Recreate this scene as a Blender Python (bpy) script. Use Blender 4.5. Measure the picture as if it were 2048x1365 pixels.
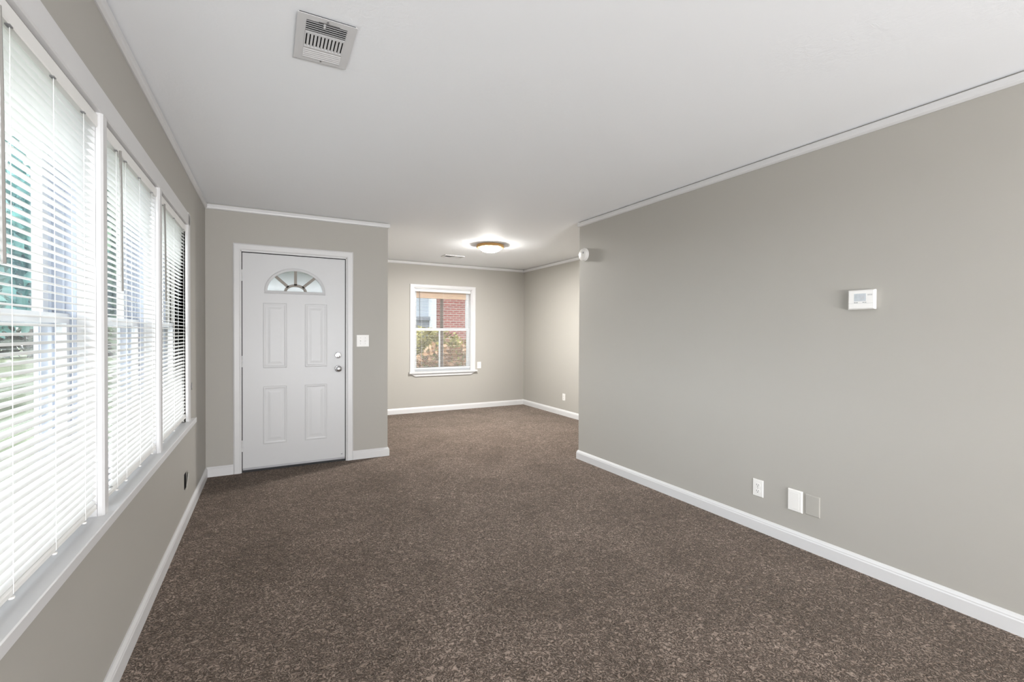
import bpy, math, random
import numpy as np
from mathutils import Matrix, Vector

for o in list(bpy.data.objects):
    bpy.data.objects.remove(o)
S = bpy.context.scene
COL = S.collection
random.seed(7)
RNG = np.random.RandomState(11)

# ------------------------------------------------------------------ camera
CAM_H = 1.291
F_PX, YAW, PITCH, ROLL, CY = 919.2631, 0.4883, -0.0103, 0.0042, -7.5633
def cam_axes():
    cy, sy, cp, sp = math.cos(YAW), math.sin(YAW), math.cos(PITCH), math.sin(PITCH)
    fw = Vector((sy*cp, cy*cp, sp)); r = Vector((cy, -sy, 0)); u = r.cross(fw)
    cr, sr = math.cos(ROLL), math.sin(ROLL)
    return cr*r+sr*u, -sr*r+cr*u, fw
_r, _u, _f = cam_axes()
cd = bpy.data.cameras.new('camera')
cam = bpy.data.objects.new('camera', cd); COL.objects.link(cam)
cam.matrix_world = Matrix(((_r.x, _u.x, -_f.x, 0), (_r.y, _u.y, -_f.y, 0), (_r.z, _u.z, -_f.z, CAM_H), (0, 0, 0, 1)))
cd.sensor_fit = 'HORIZONTAL'; cd.sensor_width = 36
cd.lens = F_PX/2048*36
cd.shift_y = CY/2048
cd.clip_start = 0.02; cd.clip_end = 400
S.camera = cam

# ------------------------------------------------------------------ view, world, lights
S.view_settings.view_transform = 'Standard'
S.view_settings.look = 'None'
S.view_settings.gamma = 1
S.view_settings.use_curve_mapping = False
S.view_settings.exposure = 1.19
S.cycles.use_denoising = True
S.cycles.max_bounces = 10
S.cycles.diffuse_bounces = 7
S.cycles.glossy_bounces = 4
S.cycles.transparent_max_bounces = 16
S.cycles.sample_clamp_indirect = 6
S.cycles.caustics_reflective = False
S.cycles.caustics_refractive = False

SKY = 1.03
GLOW = 5.1
FILL_W = 172
LAMP_W = 34
W = bpy.data.worlds.new('world'); S.world = W; W.use_nodes = True
bg = W.node_tree.nodes['Background']
bg.inputs['Color'].default_value = (0.90, 0.95, 1.0, 1)
def sky_glow():
    # overcast sky, brighter low in the west (the side the front windows face)
    N, L = W.node_tree.nodes, W.node_tree.links
    tc = N.new('ShaderNodeTexCoord'); d = N.new('ShaderNodeVectorMath'); d.operation = 'DOT_PRODUCT'
    d.inputs[1].default_value = Vector((-1, -0.12, 0.24)).normalized()
    mr = N.new('ShaderNodeMapRange'); mr.interpolation_type = 'SMOOTHSTEP'
    mr.inputs['From Min'].default_value = 0.55; mr.inputs['From Max'].default_value = 0.97
    mr.inputs['To Min'].default_value = SKY; mr.inputs['To Max'].default_value = SKY+GLOW
    L.new(tc.outputs['Generated'], d.inputs[0]); L.new(d.outputs['Value'], mr.inputs['Value']); L.new(mr.outputs[0], bg.inputs['Strength'])
sky_glow()
def area(name, loc, direction, sx, sy, watts, color=(1, 1, 1), portal=False):
    d = bpy.data.lights.new(name, 'AREA'); d.shape = 'RECTANGLE'; d.size = sx; d.size_y = sy
    d.energy = watts; d.color = color
    o = bpy.data.objects.new(name, d); COL.objects.link(o)
    o.location = loc
    o.rotation_euler = Vector(direction).to_track_quat('-Z', 'Z').to_euler()
    if portal: d.cycles.is_portal = True
    return o
# daylight through the three front windows and the dining window
area('portal_front', (-0.70, 2.46, 1.34), (1, 0, 0), 2.75, 1.45, 1, portal=True)
area('portal_dining', (2.55, 7.40, 1.33), (0, -1, 0), 1.1, 1.45, 1, portal=True)
# added fill light, unseen behind the camera, brightens the whole room
area('rear_fill_light', (0.9, -4.0, 0.60), (0.0, 1, 0.80), 2.4, 1.2, FILL_W, (0.985, 0.985, 1.0))

# ------------------------------------------------------------------ materials
def lin(c):
    return tuple(((v/255)/12.92 if v/255 <= 0.04045 else ((v/255+0.055)/1.055)**2.4) for v in c)
MATS = {}
def mat(name, col, rough=0.5, metal=0.0, spec=0.5, coat=0.0):
    m = bpy.data.materials.new(name); m.use_nodes = True
    b = m.node_tree.nodes['Principled BSDF']
    b.inputs['Base Color'].default_value = (*col, 1); b.inputs['Roughness'].default_value = rough
    b.inputs['Metallic'].default_value = metal; b.inputs['Specular IOR Level'].default_value = spec
    MATS[name] = m
    return m
def nodes(m): return m.node_tree.nodes, m.node_tree.links, m.node_tree.nodes['Principled BSDF']
def add_noise(m, scale, amount, bump, bump_scale=None, detail=4, dist=0.002):
    """small colour variation and bump from noise in object space"""
    N, L, b = nodes(m)
    tc = N.new('ShaderNodeTexCoord')
    col = b.inputs['Base Color'].default_value[:]
    n = N.new('ShaderNodeTexNoise'); n.inputs['Scale'].default_value = scale; n.inputs['Detail'].default_value = detail
    L.new(tc.outputs['Object'], n.inputs['Vector'])
    r = N.new('ShaderNodeValToRGB')
    r.color_ramp.elements[0].position = 0.3; r.color_ramp.elements[1].position = 0.7
    r.color_ramp.elements[0].color = (*[c*(1-amount) for c in col[:3]], 1)
    r.color_ramp.elements[1].color = (*[min(1, c*(1+amount)) for c in col[:3]], 1)
    L.new(n.outputs['Fac'], r.inputs['Fac']); L.new(r.outputs['Color'], b.inputs['Base Color'])
    if bump:
        n2 = N.new('ShaderNodeTexNoise'); n2.inputs['Scale'].default_value = bump_scale or scale; n2.inputs['Detail'].default_value = detail
        L.new(tc.outputs['Object'], n2.inputs['Vector'])
        bp = N.new('ShaderNodeBump'); bp.inputs['Strength'].default_value = bump; bp.inputs['Distance'].default_value = dist
        L.new(n2.outputs['Fac'], bp.inputs['Height']); L.new(bp.outputs['Normal'], b.inputs['Normal'])
    return m

WALL = add_noise(mat('greige_wall_paint', (0.404, 0.389, 0.357), 0.55, spec=0.35), 1.3, 0.012, 0.15, 240, dist=0.0006)
TRIM = add_noise(mat('white_trim_paint', (0.645, 0.645, 0.65), 0.35), 3, 0.01, 0.0)
DOORP = add_noise(mat('white_door_paint', (0.575, 0.58, 0.59), 0.38), 2, 0.01, 0.0)
PLASTIC = add_noise(mat('white_plastic', (0.80, 0.79, 0.77), 0.35), 4, 0.01, 0)
SLAT = add_noise(mat('white_vinyl_slat', (0.81, 0.81, 0.795), 0.4), 6, 0.01, 0)
VINYL = add_noise(mat('window_frame_vinyl', (0.72, 0.74, 0.77), 0.35), 6, 0.02, 0)
TRACK = add_noise(mat('blue_grey_jamb_track', (0.50, 0.54, 0.62), 0.35), 6, 0.04, 0)
TAN = add_noise(mat('tan_sash_wood', (0.62, 0.45, 0.32), 0.5), 8, 0.05, 0)
BROWN = add_noise(mat('brown_screen_bar', (0.19, 0.14, 0.12), 0.6), 8, 0.08, 0)
CHROME = add_noise(mat('polished_chrome', (0.50, 0.50, 0.51), 0.16, 1.0), 9, 0.02, 0)
STEEL = add_noise(mat('dull_steel', (0.32, 0.32, 0.33), 0.35, 0.9), 9, 0.05, 0)
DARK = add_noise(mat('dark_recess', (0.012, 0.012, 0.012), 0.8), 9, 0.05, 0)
BLACKR = add_noise(mat('black_rubber_and_shade', (0.02, 0.02, 0.022), 0.7), 9, 0.1, 0)  # also colours the painted shade in the door gap and under the vent rim
GOLD = add_noise(mat('antique_gold_metal', (0.62, 0.38, 0.16), 0.4, 0.6), 9, 0.04, 0)
LCD = add_noise(mat('grey_display', (0.42, 0.45, 0.48), 0.15), 60, 0.12, 0)
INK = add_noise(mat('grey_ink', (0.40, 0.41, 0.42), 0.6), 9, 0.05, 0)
CAME = add_noise(mat('grey_bronze_came', (0.24, 0.215, 0.185), 0.5), 9, 0.05, 0)
WAND = add_noise(mat('grey_acrylic_wand', (0.24, 0.23, 0.215), 0.3), 9, 0.03, 0)
PLATEP = add_noise(mat('painted_over_plate', (0.41, 0.396, 0.363), 0.45), 4, 0.01, 0)
CORD = add_noise(mat('white_cord', (0.8, 0.8, 0.79), 0.7), 9, 0.03, 0)

def ceiling_mat():
    m = mat('textured_ceiling', (0.895, 0.915, 0.94), 0.7, spec=0.3)
    N, L, b = nodes(m)
    tc = N.new('ShaderNodeTexCoord')
    n = N.new('ShaderNodeTexNoise'); n.inputs['Scale'].default_value = 26; n.inputs['Detail'].default_value = 5; n.inputs['Distortion'].default_value = 1.6
    n.inputs['Roughness'].default_value = 0.6
    big = N.new('ShaderNodeTexNoise'); big.inputs['Scale'].default_value = 1.1; big.inputs['Detail'].default_value = 2
    r = N.new('ShaderNodeValToRGB'); r.color_ramp.elements[0].position = 0.42; r.color_ramp.elements[1].position = 0.68
    mul = N.new('ShaderNodeMath'); mul.operation = 'MULTIPLY'
    bp = N.new('ShaderNodeBump'); bp.inputs['Distance'].default_value = 0.004; bp.inputs['Strength'].default_value = 0.45
    for t in (n, big): L.new(tc.outputs['Object'], t.inputs['Vector'])
    L.new(big.outputs['Fac'], r.inputs['Fac']); L.new(r.outputs['Color'], mul.inputs[0]); L.new(n.outputs['Fac'], mul.inputs[1])
    L.new(mul.outputs[0], bp.inputs['Height']); L.new(bp.outputs['Normal'], b.inputs['Normal'])
    return m
CEIL = ceiling_mat()

def carpet_mat():
    m = mat('brown_twist_carpet', (0.14, 0.105, 0.085), 0.95, spec=0.05)
    N, L, b = nodes(m)
    tc = N.new('ShaderNodeTexCoord')
    def noise(scale, detail, dist):
        n = N.new('ShaderNodeTexNoise'); n.inputs['Scale'].default_value = scale; n.inputs['Detail'].default_value = detail; n.inputs['Distortion'].default_value = dist
        L.new(tc.outputs['Object'], n.inputs['Vector']); return n.outputs['Fac']
    def math_(op, a, v):
        k = N.new('ShaderNodeMath'); k.operation = op
        L.new(a, k.inputs[0])
        if isinstance(v, (int, float)): k.inputs[1].default_value = v
        else: L.new(v, k.inputs[1])
        return k.outputs[0]
    # twisted yarn: ridges with dark gaps between the strands
    n1 = noise(46, 1.5, 1.6)
    rid = math_('ABSOLUTE', math_('SUBTRACT', n1, 0.5), 0)
    n2 = noise(120, 2.0, 0.8)
    hgt = math_('ADD', math_('MULTIPLY', rid, 3.2), math_('MULTIPLY', n2, 0.45))
    r = N.new('ShaderNodeValToRGB'); e = r.color_ramp.elements
    e[0].position = 0.20; e[0].color = (0.014, 0.009, 0.006, 1)
    e[1].position = 0.74; e[1].color = (0.315, 0.245, 0.204, 1)
    x = e.new(0.40); x.color = (0.102, 0.073, 0.058, 1)
    L.new(hgt, r.inputs['Fac'])
    big = noise(1.9, 4, 0.7)
    r2 = N.new('ShaderNodeValToRGB'); e2 = r2.color_ramp.elements
    e2[0].position = 0.3; e2[0].color = (0.74, 0.72, 0.70, 1); e2[1].position = 0.72; e2[1].color = (1.18, 1.19, 1.20, 1)
    L.new(big, r2.inputs['Fac'])
    mx = N.new('ShaderNodeMix'); mx.data_type = 'RGBA'; mx.blend_type = 'MULTIPLY'; mx.inputs[0].default_value = 1.0
    L.new(r.outputs['Color'], mx.inputs[6]); L.new(r2.outputs['Color'], mx.inputs[7])
    L.new(mx.outputs[2], b.inputs['Base Color'])
    bp = N.new('ShaderNodeBump'); bp.inputs['Strength'].default_value = 1.0; bp.inputs['Distance'].default_value = 0.010
    L.new(hgt, bp.inputs['Height']); L.new(bp.outputs['Normal'], b.inputs['Normal'])
    b.inputs['Sheen Weight'].default_value = 0.30
    b.inputs['Sheen Roughness'].default_value = 0.5
    b.inputs['Sheen Tint'].default_value = (0.9, 0.80, 0.70, 1)
    return m
CARPET = carpet_mat()

def glass_mat(name, tint, refl=0.08):
    m = bpy.data.materials.new(name); m.use_nodes = True
    N, L = m.node_tree.nodes, m.node_tree.links
    for n in list(N): N.remove(n)
    out = N.new('ShaderNodeOutputMaterial'); mx = N.new('ShaderNodeMixShader')
    t = N.new('ShaderNodeBsdfTransparent'); t.inputs['Color'].default_value = (*tint, 1)
    g = N.new('ShaderNodeBsdfGlossy'); g.inputs['Roughness'].default_value = 0.02
    fr = N.new('ShaderNodeFresnel'); fr.inputs['IOR'].default_value = 1.45
    geo = N.new('ShaderNodeNewGeometry'); inv = N.new('ShaderNodeMapRange')     # thin pane: the same reflectance from both faces
    inv.inputs['To Min'].default_value = 1.45; inv.inputs['To Max'].default_value = 1/1.45
    L.new(geo.outputs['Backfacing'], inv.inputs['Value']); L.new(inv.outputs[0], fr.inputs['IOR'])
    L.new(fr.outputs[0], mx.inputs[0]); L.new(t.outputs[0], mx.inputs[1]); L.new(g.outputs[0], mx.inputs[2])
    L.new(mx.outputs[0], out.inputs[0])
    return m
GLASS = glass_mat('clear_window_glass', (0.955, 0.965, 0.962))
GLASS2 = glass_mat('clear_fanlight_glass', (0.96, 0.97, 0.97))

def emit_glass():
    m = mat('lit_frosted_glass', (0.9, 0.88, 0.82), 0.4)
    b = m.node_tree.nodes['Principled BSDF']
    b.inputs['Emission Color'].default_value = (1.0, 0.97, 0.92, 1)
    b.inputs['Emission Strength'].default_value = 95.0
    return m
LIT = emit_glass()

def brick_mat(name, c1, c2, mortar, scale=1.0):
    m = mat(name, c1, 0.85)
    N, L, b = nodes(m)
    tc = N.new('ShaderNodeTexCoord'); mp = N.new('ShaderNodeMapping')
    mp.inputs['Rotation'].default_value = (math.radians(90), 0, 0)
    br = N.new('ShaderNodeTexBrick')
    br.inputs['Color1'].default_value = (*c1, 1); br.inputs['Color2'].default_value = (*c2, 1); br.inputs['Mortar'].default_value = (*mortar, 1)
    br.inputs['Scale'].default_value = scale; br.inputs['Mortar Size'].default_value = 0.012
    br.inputs['Brick Width'].default_value = 0.22; br.inputs['Row Height'].default_value = 0.075
    L.new(tc.outputs['Object'], mp.inputs['Vector']); L.new(mp.outputs[0], br.inputs['Vector']); L.new(br.outputs['Color'], b.inputs['Base Color'])
    return m
BRICK = brick_mat('red_brick', (0.22, 0.045, 0.038), (0.29, 0.07, 0.055), (0.36, 0.27, 0.24))
EXTW = add_noise(mat('exterior_white_boards', (0.55, 0.56, 0.58), 0.6), 3, 0.03, 0)
SIDING = add_noise(mat('pale_blue_siding', (0.40, 0.44, 0.50), 0.6), 3, 0.03, 0)
GREYB = add_noise(mat('grey_ledge_stone', (0.17, 0.18, 0.21), 0.8), 3, 0.06, 0)
FENCE = add_noise(mat('weathered_fence_wood', (0.26, 0.135, 0.07), 0.8), 5, 0.2, 0.3, 40)
CONC = add_noise(mat('pale_concrete', (0.52, 0.51, 0.49), 0.9), 2, 0.05, 0.1, 30)
LAWN = add_noise(mat('lawn_grass', (0.19, 0.22, 0.13), 0.9), 0.7, 0.35, 0.3, 30, dist=0.02)
def leaf_mat(name, col):
    m = add_noise(mat(name, col, 0.6), 2.5, 0.35, 0)
    return m
LEAF_T = leaf_mat('teal_green_leaves', (0.24, 0.50, 0.47))
LEAF_G = leaf_mat('bright_green_leaves', (0.22, 0.33, 0.17))
LEAF_D = leaf_mat('dark_green_leaves', (0.085, 0.11, 0.075))
LEAF_Y = leaf_mat('yellow_green_leaves', (0.27, 0.235, 0.06))
LEAF_B = leaf_mat('brown_dry_leaves', (0.36, 0.20, 0.10))
BARK = add_noise(mat('grey_brown_bark', (0.16, 0.11, 0.08), 0.9), 6, 0.2, 0.4, 20)

# ------------------------------------------------------------------ mesh builder
class MB:
    """collects shapes (in a frame's coordinates) and links them as one mesh object"""
    def __init__(s, frame=None):
        s.v = []; s.f = []; s.frame = frame or (lambda p: p); s.smooth = False
    def add(s, verts, faces):
        n = len(s.v); s.v += [tuple(s.frame(p)) for p in verts]; s.f += [tuple(n+i for i in f) for f in faces]
        return s
    def box(s, x0, x1, y0, y1, z0, z1):
        v = [(x, y, z) for x in (x0, x1) for y in (y0, y1) for z in (z0, z1)]
        return s.add(v, [(0, 1, 3, 2), (4, 6, 7, 5), (0, 4, 5, 1), (2, 3, 7, 6), (0, 2, 6, 4), (1, 5, 7, 3)])
    def bbox(s, x0, x1, y0, y1, z0, z1, b):
        """box whose +z face (third axis) is bevelled by b"""
        lo = [(x0, y0), (x1, y0), (x1, y1), (x0, y1)]
        hi = [(x0+b, y0+b), (x1-b, y0+b), (x1-b, y1-b), (x0+b, y1-b)]
        zm = z1-b
        v = [(x, y, z0) for x, y in lo]+[(x, y, zm) for x, y in lo]+[(x, y, z1) for x, y in hi]
        f = [(3, 2, 1, 0), (8, 9, 10, 11)]
        for k in range(4):
            j = (k+1) % 4
            f += [(k, j, 4+j, 4+k), (4+k, 4+j, 8+j, 8+k)]
        return s.add(v, f)
    def prism(s, prof, a, b):
        """prof: list of 3-D offset functions? -> sweep 2-D profile (p,q) between two point makers"""
        n = len(prof)
        v = [a(*p) for p in prof]+[b(*p) for p in prof]
        f = [tuple(reversed(range(n))), tuple(range(n, 2*n))]+[(k, (k+1) % n, n+(k+1) % n, n+k) for k in range(n)]
        return s.add(v, f)
    def sweep(s, prof, stations):
        """sweep a closed 2-D profile through a list of station functions (p,q)->point"""
        n = len(prof); v = []
        for st in stations: v += [st(*p) for p in prof]
        f = [tuple(reversed(range(n))), tuple(range(n*(len(stations)-1), n*len(stations)))]
        for k in range(len(stations)-1):
            for i in range(n):
                j = (i+1) % n
                f.append((k*n+i, k*n+j, (k+1)*n+j, (k+1)*n+i))
        return s.add(v, f)
    def lathe(s, prof, org=(0, 0, 0), ax=2, seg=28):
        """prof: (radius, height) pairs turned about an axis of the frame"""
        v = []
        for r, h in prof:
            for k in range(seg):
                a = 2*math.pi*k/seg
                p = [0, 0, 0]; p[ax] = h; p[(ax+1) % 3] = r*math.cos(a); p[(ax+2) % 3] = r*math.sin(a)
                v.append(tuple(p[i]+org[i] for i in range(3)))
        f = [tuple(reversed(range(seg))), tuple(range(seg*(len(prof)-1), seg*len(prof)))]
        for i in range(len(prof)-1):
            for k in range(seg):
                j = (k+1) % seg
                f.append((i*seg+k, i*seg+j, (i+1)*seg+j, (i+1)*seg+k))
        s.smooth = True
        return s.add(v, f)
    def tube(s, pts, r, seg=8):
        pts = [Vector(p) for p in pts]; v = []
        for i, p in enumerate(pts):
            d = (pts[min(i+1, len(pts)-1)]-pts[max(i-1, 0)]).normalized()
            a = d.cross(Vector((0.31, 0.77, 0.55))).normalized(); b = d.cross(a)
            for k in range(seg):
                t = 2*math.pi*k/seg; v.append(tuple(p+a*(r*math.cos(t))+b*(r*math.sin(t))))
        f = [tuple(range(seg)), tuple(range(seg*(len(pts)-1), seg*len(pts)))]
        for i in range(len(pts)-1):
            for k in range(seg):
                j = (k+1) % seg; f.append((i*seg+k, i*seg+j, (i+1)*seg+j, (i+1)*seg+k))
        return s.add(v, f)
    def build(s, name, material, parent=None, loc=None, smooth=None, label=None):
        base = Vector((0, 0, 0)); p = parent
        while p is not None: base += p.location; p = p.parent
        own = Vector(loc)-base if loc is not None else Vector((0, 0, 0))
        org = base+own
        me = bpy.data.meshes.new(name)
        me.from_pydata([tuple(Vector(q)-org) for q in s.v], [], s.f)
        me.update()
        import bmesh
        bm = bmesh.new(); bm.from_mesh(me); bmesh.ops.recalc_face_normals(bm, faces=bm.faces); bm.to_mesh(me); bm.free()
        me.materials.append(material)
        if smooth if smooth is not None else s.smooth:
            for q in me.polygons: q.use_smooth = True
            me.set_sharp_from_angle(angle=math.radians(40))
        o = bpy.data.objects.new(name, me); COL.objects.link(o)
        o.location = own
        if parent is not None: o.parent = parent
        if label: o['label'] = label
        return o
def tag(o, label, cat, group=None, kind=None):
    o['label'] = label; o['category'] = cat
    if group: o['group'] = group
    if kind: o['kind'] = kind
    return o
def thing(name, loc, label, cat, group=None, kind=None):
    o = bpy.data.objects.new(name, None); COL.objects.link(o); o.location = loc; o.empty_display_size = 0.05
    return tag(o, label, cat, group, kind)

# ------------------------------------------------------------------ room geometry
XL, AL = -0.4856, math.tan(0.0049)     # left wall (slightly out of square)
YD = 4.8381                            # wall with the front door
XR, AR = 2.8125, math.tan(-0.013)      # right wall
YE = 3.8308                            # end of the right wall
XE = 1.1029                            # end of the door wall
YF = 7.2077                            # far wall of the dining room
XA = 4.0676                            # right wall of the dining room
H = 2.42
YB = -4.50                             # wall behind the camera
T = 0.13
def fl(p): o, y, z = p; return (XL+o+AL*(y-4.9), y, z)             # left wall frame: (out of wall, y, z)
def fr(p): o, y, z = p; return (XR-o+AR*(y-3.8), y, z)             # right wall frame
def fd(p): x, o, z = p; return (x, YD-o, z)                        # door wall frame: (x, out of wall, z)
def ff(p): x, o, z = p; return (x, YF-o, z)                        # far wall frame
def fa(p): o, y, z = p; return (XA-o-0.0029*(y-7), y, z)           # dining right wall frame
# frames for small wall items: (right, up, out) about a centre
def wf_right(y, z): return lambda p: fr((p[2], y-p[0], z+p[1]))
def wf_left(y, z): return lambda p: fl((p[2], y+p[0], z+p[1]))
def wf_door(x, z): return lambda p: fd((x+p[0], p[2], z+p[1]))
def wf_far(x, z): return lambda p: ff((x+p[0], p[2], z+p[1]))
def wf_dining(y, z): return lambda p: fa((p[2], y-p[0], z+p[1]))

def struct(mb, name, m, label, cat, **k):
    return tag(mb.build(name, m, **k), label, cat, kind='structure')

struct(MB().box(-0.75, 4.35, YB-0.2, YF+0.2, -0.12, 0.0), 'floor', CARPET, 'brown twist pile carpet covering the whole floor', 'carpet')
struct(MB().box(-0.85, 4.40, YB-0.3, YF+0.25, H, H+0.12), 'ceiling', CEIL, 'white textured ceiling running over both rooms', 'ceiling')

WY0, WY1, WZ0, WZ1 = 1.14, 3.775, 0.675, 2.01      # the big opening for the three front windows
mb = MB(fl)
mb.box(-T, 0, YB, WY0, 0, H); mb.box(-T, 0, WY1, YD+0.12, 0, H); mb.box(-T, 0, WY0, WY1, 0, WZ0-0.035); mb.box(-T, 0, WY0, WY1, WZ1, H)
struct(mb, 'wall_left', WALL, 'greige painted wall holding the three front windows', 'wall')
DX0, DX1, DZ1 = -0.211, 0.688, 2.016               # door opening
mb = MB(fd)
mb.box(XL-0.12, DX0, -0.12, 0, 0, H); mb.box(DX1, XE, -0.12, 0, 0, H); mb.box(DX0, DX1, -0.12, 0, DZ1, H)
struct(mb, 'wall_front', WALL, 'greige painted wall around the white front door', 'wall')
struct(MB().box(XE-0.12, XE, YD+0.12, YF+0.12, 0, H), 'wall_porch_side', WALL, 'greige dining room wall beside the porch', 'wall')
FX0, FX1, FZ0, FZ1 = 2.062, 3.048, 0.655, 2.003    # dining window opening
mb = MB(ff)
mb.box(XE, FX0, -0.14, 0, 0, H); mb.box(FX1, XA+0.12, -0.14, 0, 0, H); mb.box(FX0, FX1, -0.14, 0, 0, FZ0-0.03); mb.box(FX0, FX1, -0.14, 0, FZ1, H)
struct(mb, 'wall_back', WALL, 'greige far wall of the dining room with the small window', 'wall')
struct(MB(fa).box(-0.12, 0, YE-0.12, YF, 0, H), 'wall_dining_right', WALL, 'bright greige dining room wall lit by the ceiling lamp', 'wall')
struct(MB(fr).box(-0.12, 0, YB, YE, 0, H), 'wall_right', WALL, 'long greige wall with the thermostat and outlets', 'wall')
struct(MB().box(2.933, XA-0.0, YE-0.12, YE, 0, H), 'wall_dining_near', WALL, 'greige dining room wall behind the long right wall', 'wall')
struct(MB().box(-0.85, 3.05, YB-0.12, YB, 0, H), 'wall_rear', WALL, 'greige wall behind the camera', 'wall')

# baseboards: moulded profile (out of wall, height)
BP = [(0, 0), (0.016, 0), (0.016, 0.062), (0.0135, 0.068), (0.0135, 0.073), (0.009, 0.080), (0.005, 0.088), (0.0, 0.088)]
def board(name, prof, stations, label, m=TRIM, cat='baseboard'):
    return struct(MB().sweep(prof, stations), name, m, label, cat)
def crown_prof(): return [(0, -0.052), (0.006, -0.052), (0.016, -0.044), (0.018, -0.036), (0.018, -0.011), (0.0, -0.011)]
CP = crown_prof()
sL = lambda y: (lambda p, q: fl((p, y, q)))
def corner_LD(p, q): return (fl((p, YD-p, q))[0], YD-p, q)
CAS_X0, CAS_X1 = -0.277, 0.7575
board('baseboard_left', BP, [sL(YB), sL(0.0), corner_LD], 'white moulded baseboard under the front windows')
board('baseboard_front', BP, [corner_LD, lambda p, q: fd((CAS_X0, p, q))], 'short white baseboard between corner and front door')
board('baseboard_end', BP, [lambda p, q: fd((CAS_X1, p, q)), lambda p, q: (XE+p, YD-p, q), lambda p, q: (XE+p, YD+0.12, q), lambda p, q: (XE+p, YF-p, q)], 'white baseboard right of the front door turning the wall end')
sR = lambda y: (lambda p, q: fr((p, y, q)))
board('baseboard_right', BP, [sR(YB), lambda p, q: (fr((p, YE+p, q))[0], YE+p, q), lambda p, q: (2.96, YE+p, q), lambda p, q: (fa((p, YE+p, q))[0], YE+p, q)], 'long white baseboard under the thermostat wall')
cFA = lambda p, q: (fa((p, YF-p, q))[0], YF-p, q)
board('baseboard_back', BP, [lambda p, q: (XE+p, YF-p, q), cFA], 'white baseboard under the dining room window')
board('baseboard_dining_right', BP, [cFA, lambda p, q: fa((p, YE+0.02, q))], 'white baseboard on the bright dining room wall')
up = lambda g: (lambda p, q: g(p, q+H))
board('trim_1', CP, [up(sL(YB)), up(corner_LD)], 'white crown strip above the front windows', cat='crown moulding')
board('trim_2', CP, [up(corner_LD), up(lambda p, q: (XE+p, YD-p, q)), up(lambda p, q: (XE+p, YF-p, q))], 'white crown strip above the front door', cat='crown moulding')
board('trim_3', CP, [up(sR(YB)), up(lambda p, q: (fr((p, YE+p, q))[0], YE+p, q)), up(lambda p, q: (fa((p, YE+p, q))[0], YE+p, q))], 'white crown strip along the long right wall', cat='crown moulding')
board('trim_4', CP, [up(lambda p, q: (XE+p, YF-p, q)), up(cFA)], 'white crown strip above the dining room window', cat='crown moulding')
board('trim_5', CP, [up(cFA), up(lambda p, q: fa((p, YE+0.02, q)))], 'white crown strip on the bright dining room wall', cat='crown moulding')

# ------------------------------------------------------------------ front windows (left wall)
MUL = [(1.14, 1.985), (2.035, 2.870), (2.925, 3.775)]
CAS = 0.085
mb = MB(fl)
# head casing, side casings, mullion faces with jamb returns
def cas_vert(y0, y1, z0, z1):
    mb.sweep([(0, y0), (0.012, y0), (0.018, y0+0.006), (0.018, y1-0.006), (0.012, y1), (0, y1)], [lambda p, q: (p, q, z0), lambda p, q: (p, q, z1)])
cas_vert(WY0-CAS, WY0, WZ0, WZ1+CAS); cas_vert(WY1, WY1+CAS, WZ0, WZ1+CAS)
cas_vert(1.985, 2.035, WZ0, WZ1); cas_vert(2.870, 2.925, WZ0, WZ1)
mb.sweep([(0, WZ1), (0.014, WZ1), (0.018, WZ1+0.004), (0.018, WZ1+CAS-0.012), (0.014, WZ1+CAS-0.006), (0.014, WZ1+CAS), (0, WZ1+CAS)],
         [lambda p, q: (p, WY0-CAS, q), lambda p, q: (p, WY1+CAS, q)])
struct(mb, 'trim_6', TRIM, 'white casing around the three front windows', 'window casing')
mb = MB(fl)
mb.sweep([(-0.128, 0.640), (0.036, 0.640), (0.040, 0.644), (0.040, 0.672), (0.037, 0.675), (-0.128, 0.675)], [lambda p, q: (p, WY0-CAS-0.08, q) if p > 0 else (p, WY0+0.001, q), lambda p, q: (p, WY0+0.001, q), lambda p, q: (p, WY1-0.001, q), lambda p, q: (p, 3.955, q) if p > 0 else (p, WY1-0.001, q)])
struct(mb, 'trim_7', TRIM, 'long white window stool under the three front windows', 'window sill')

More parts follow.
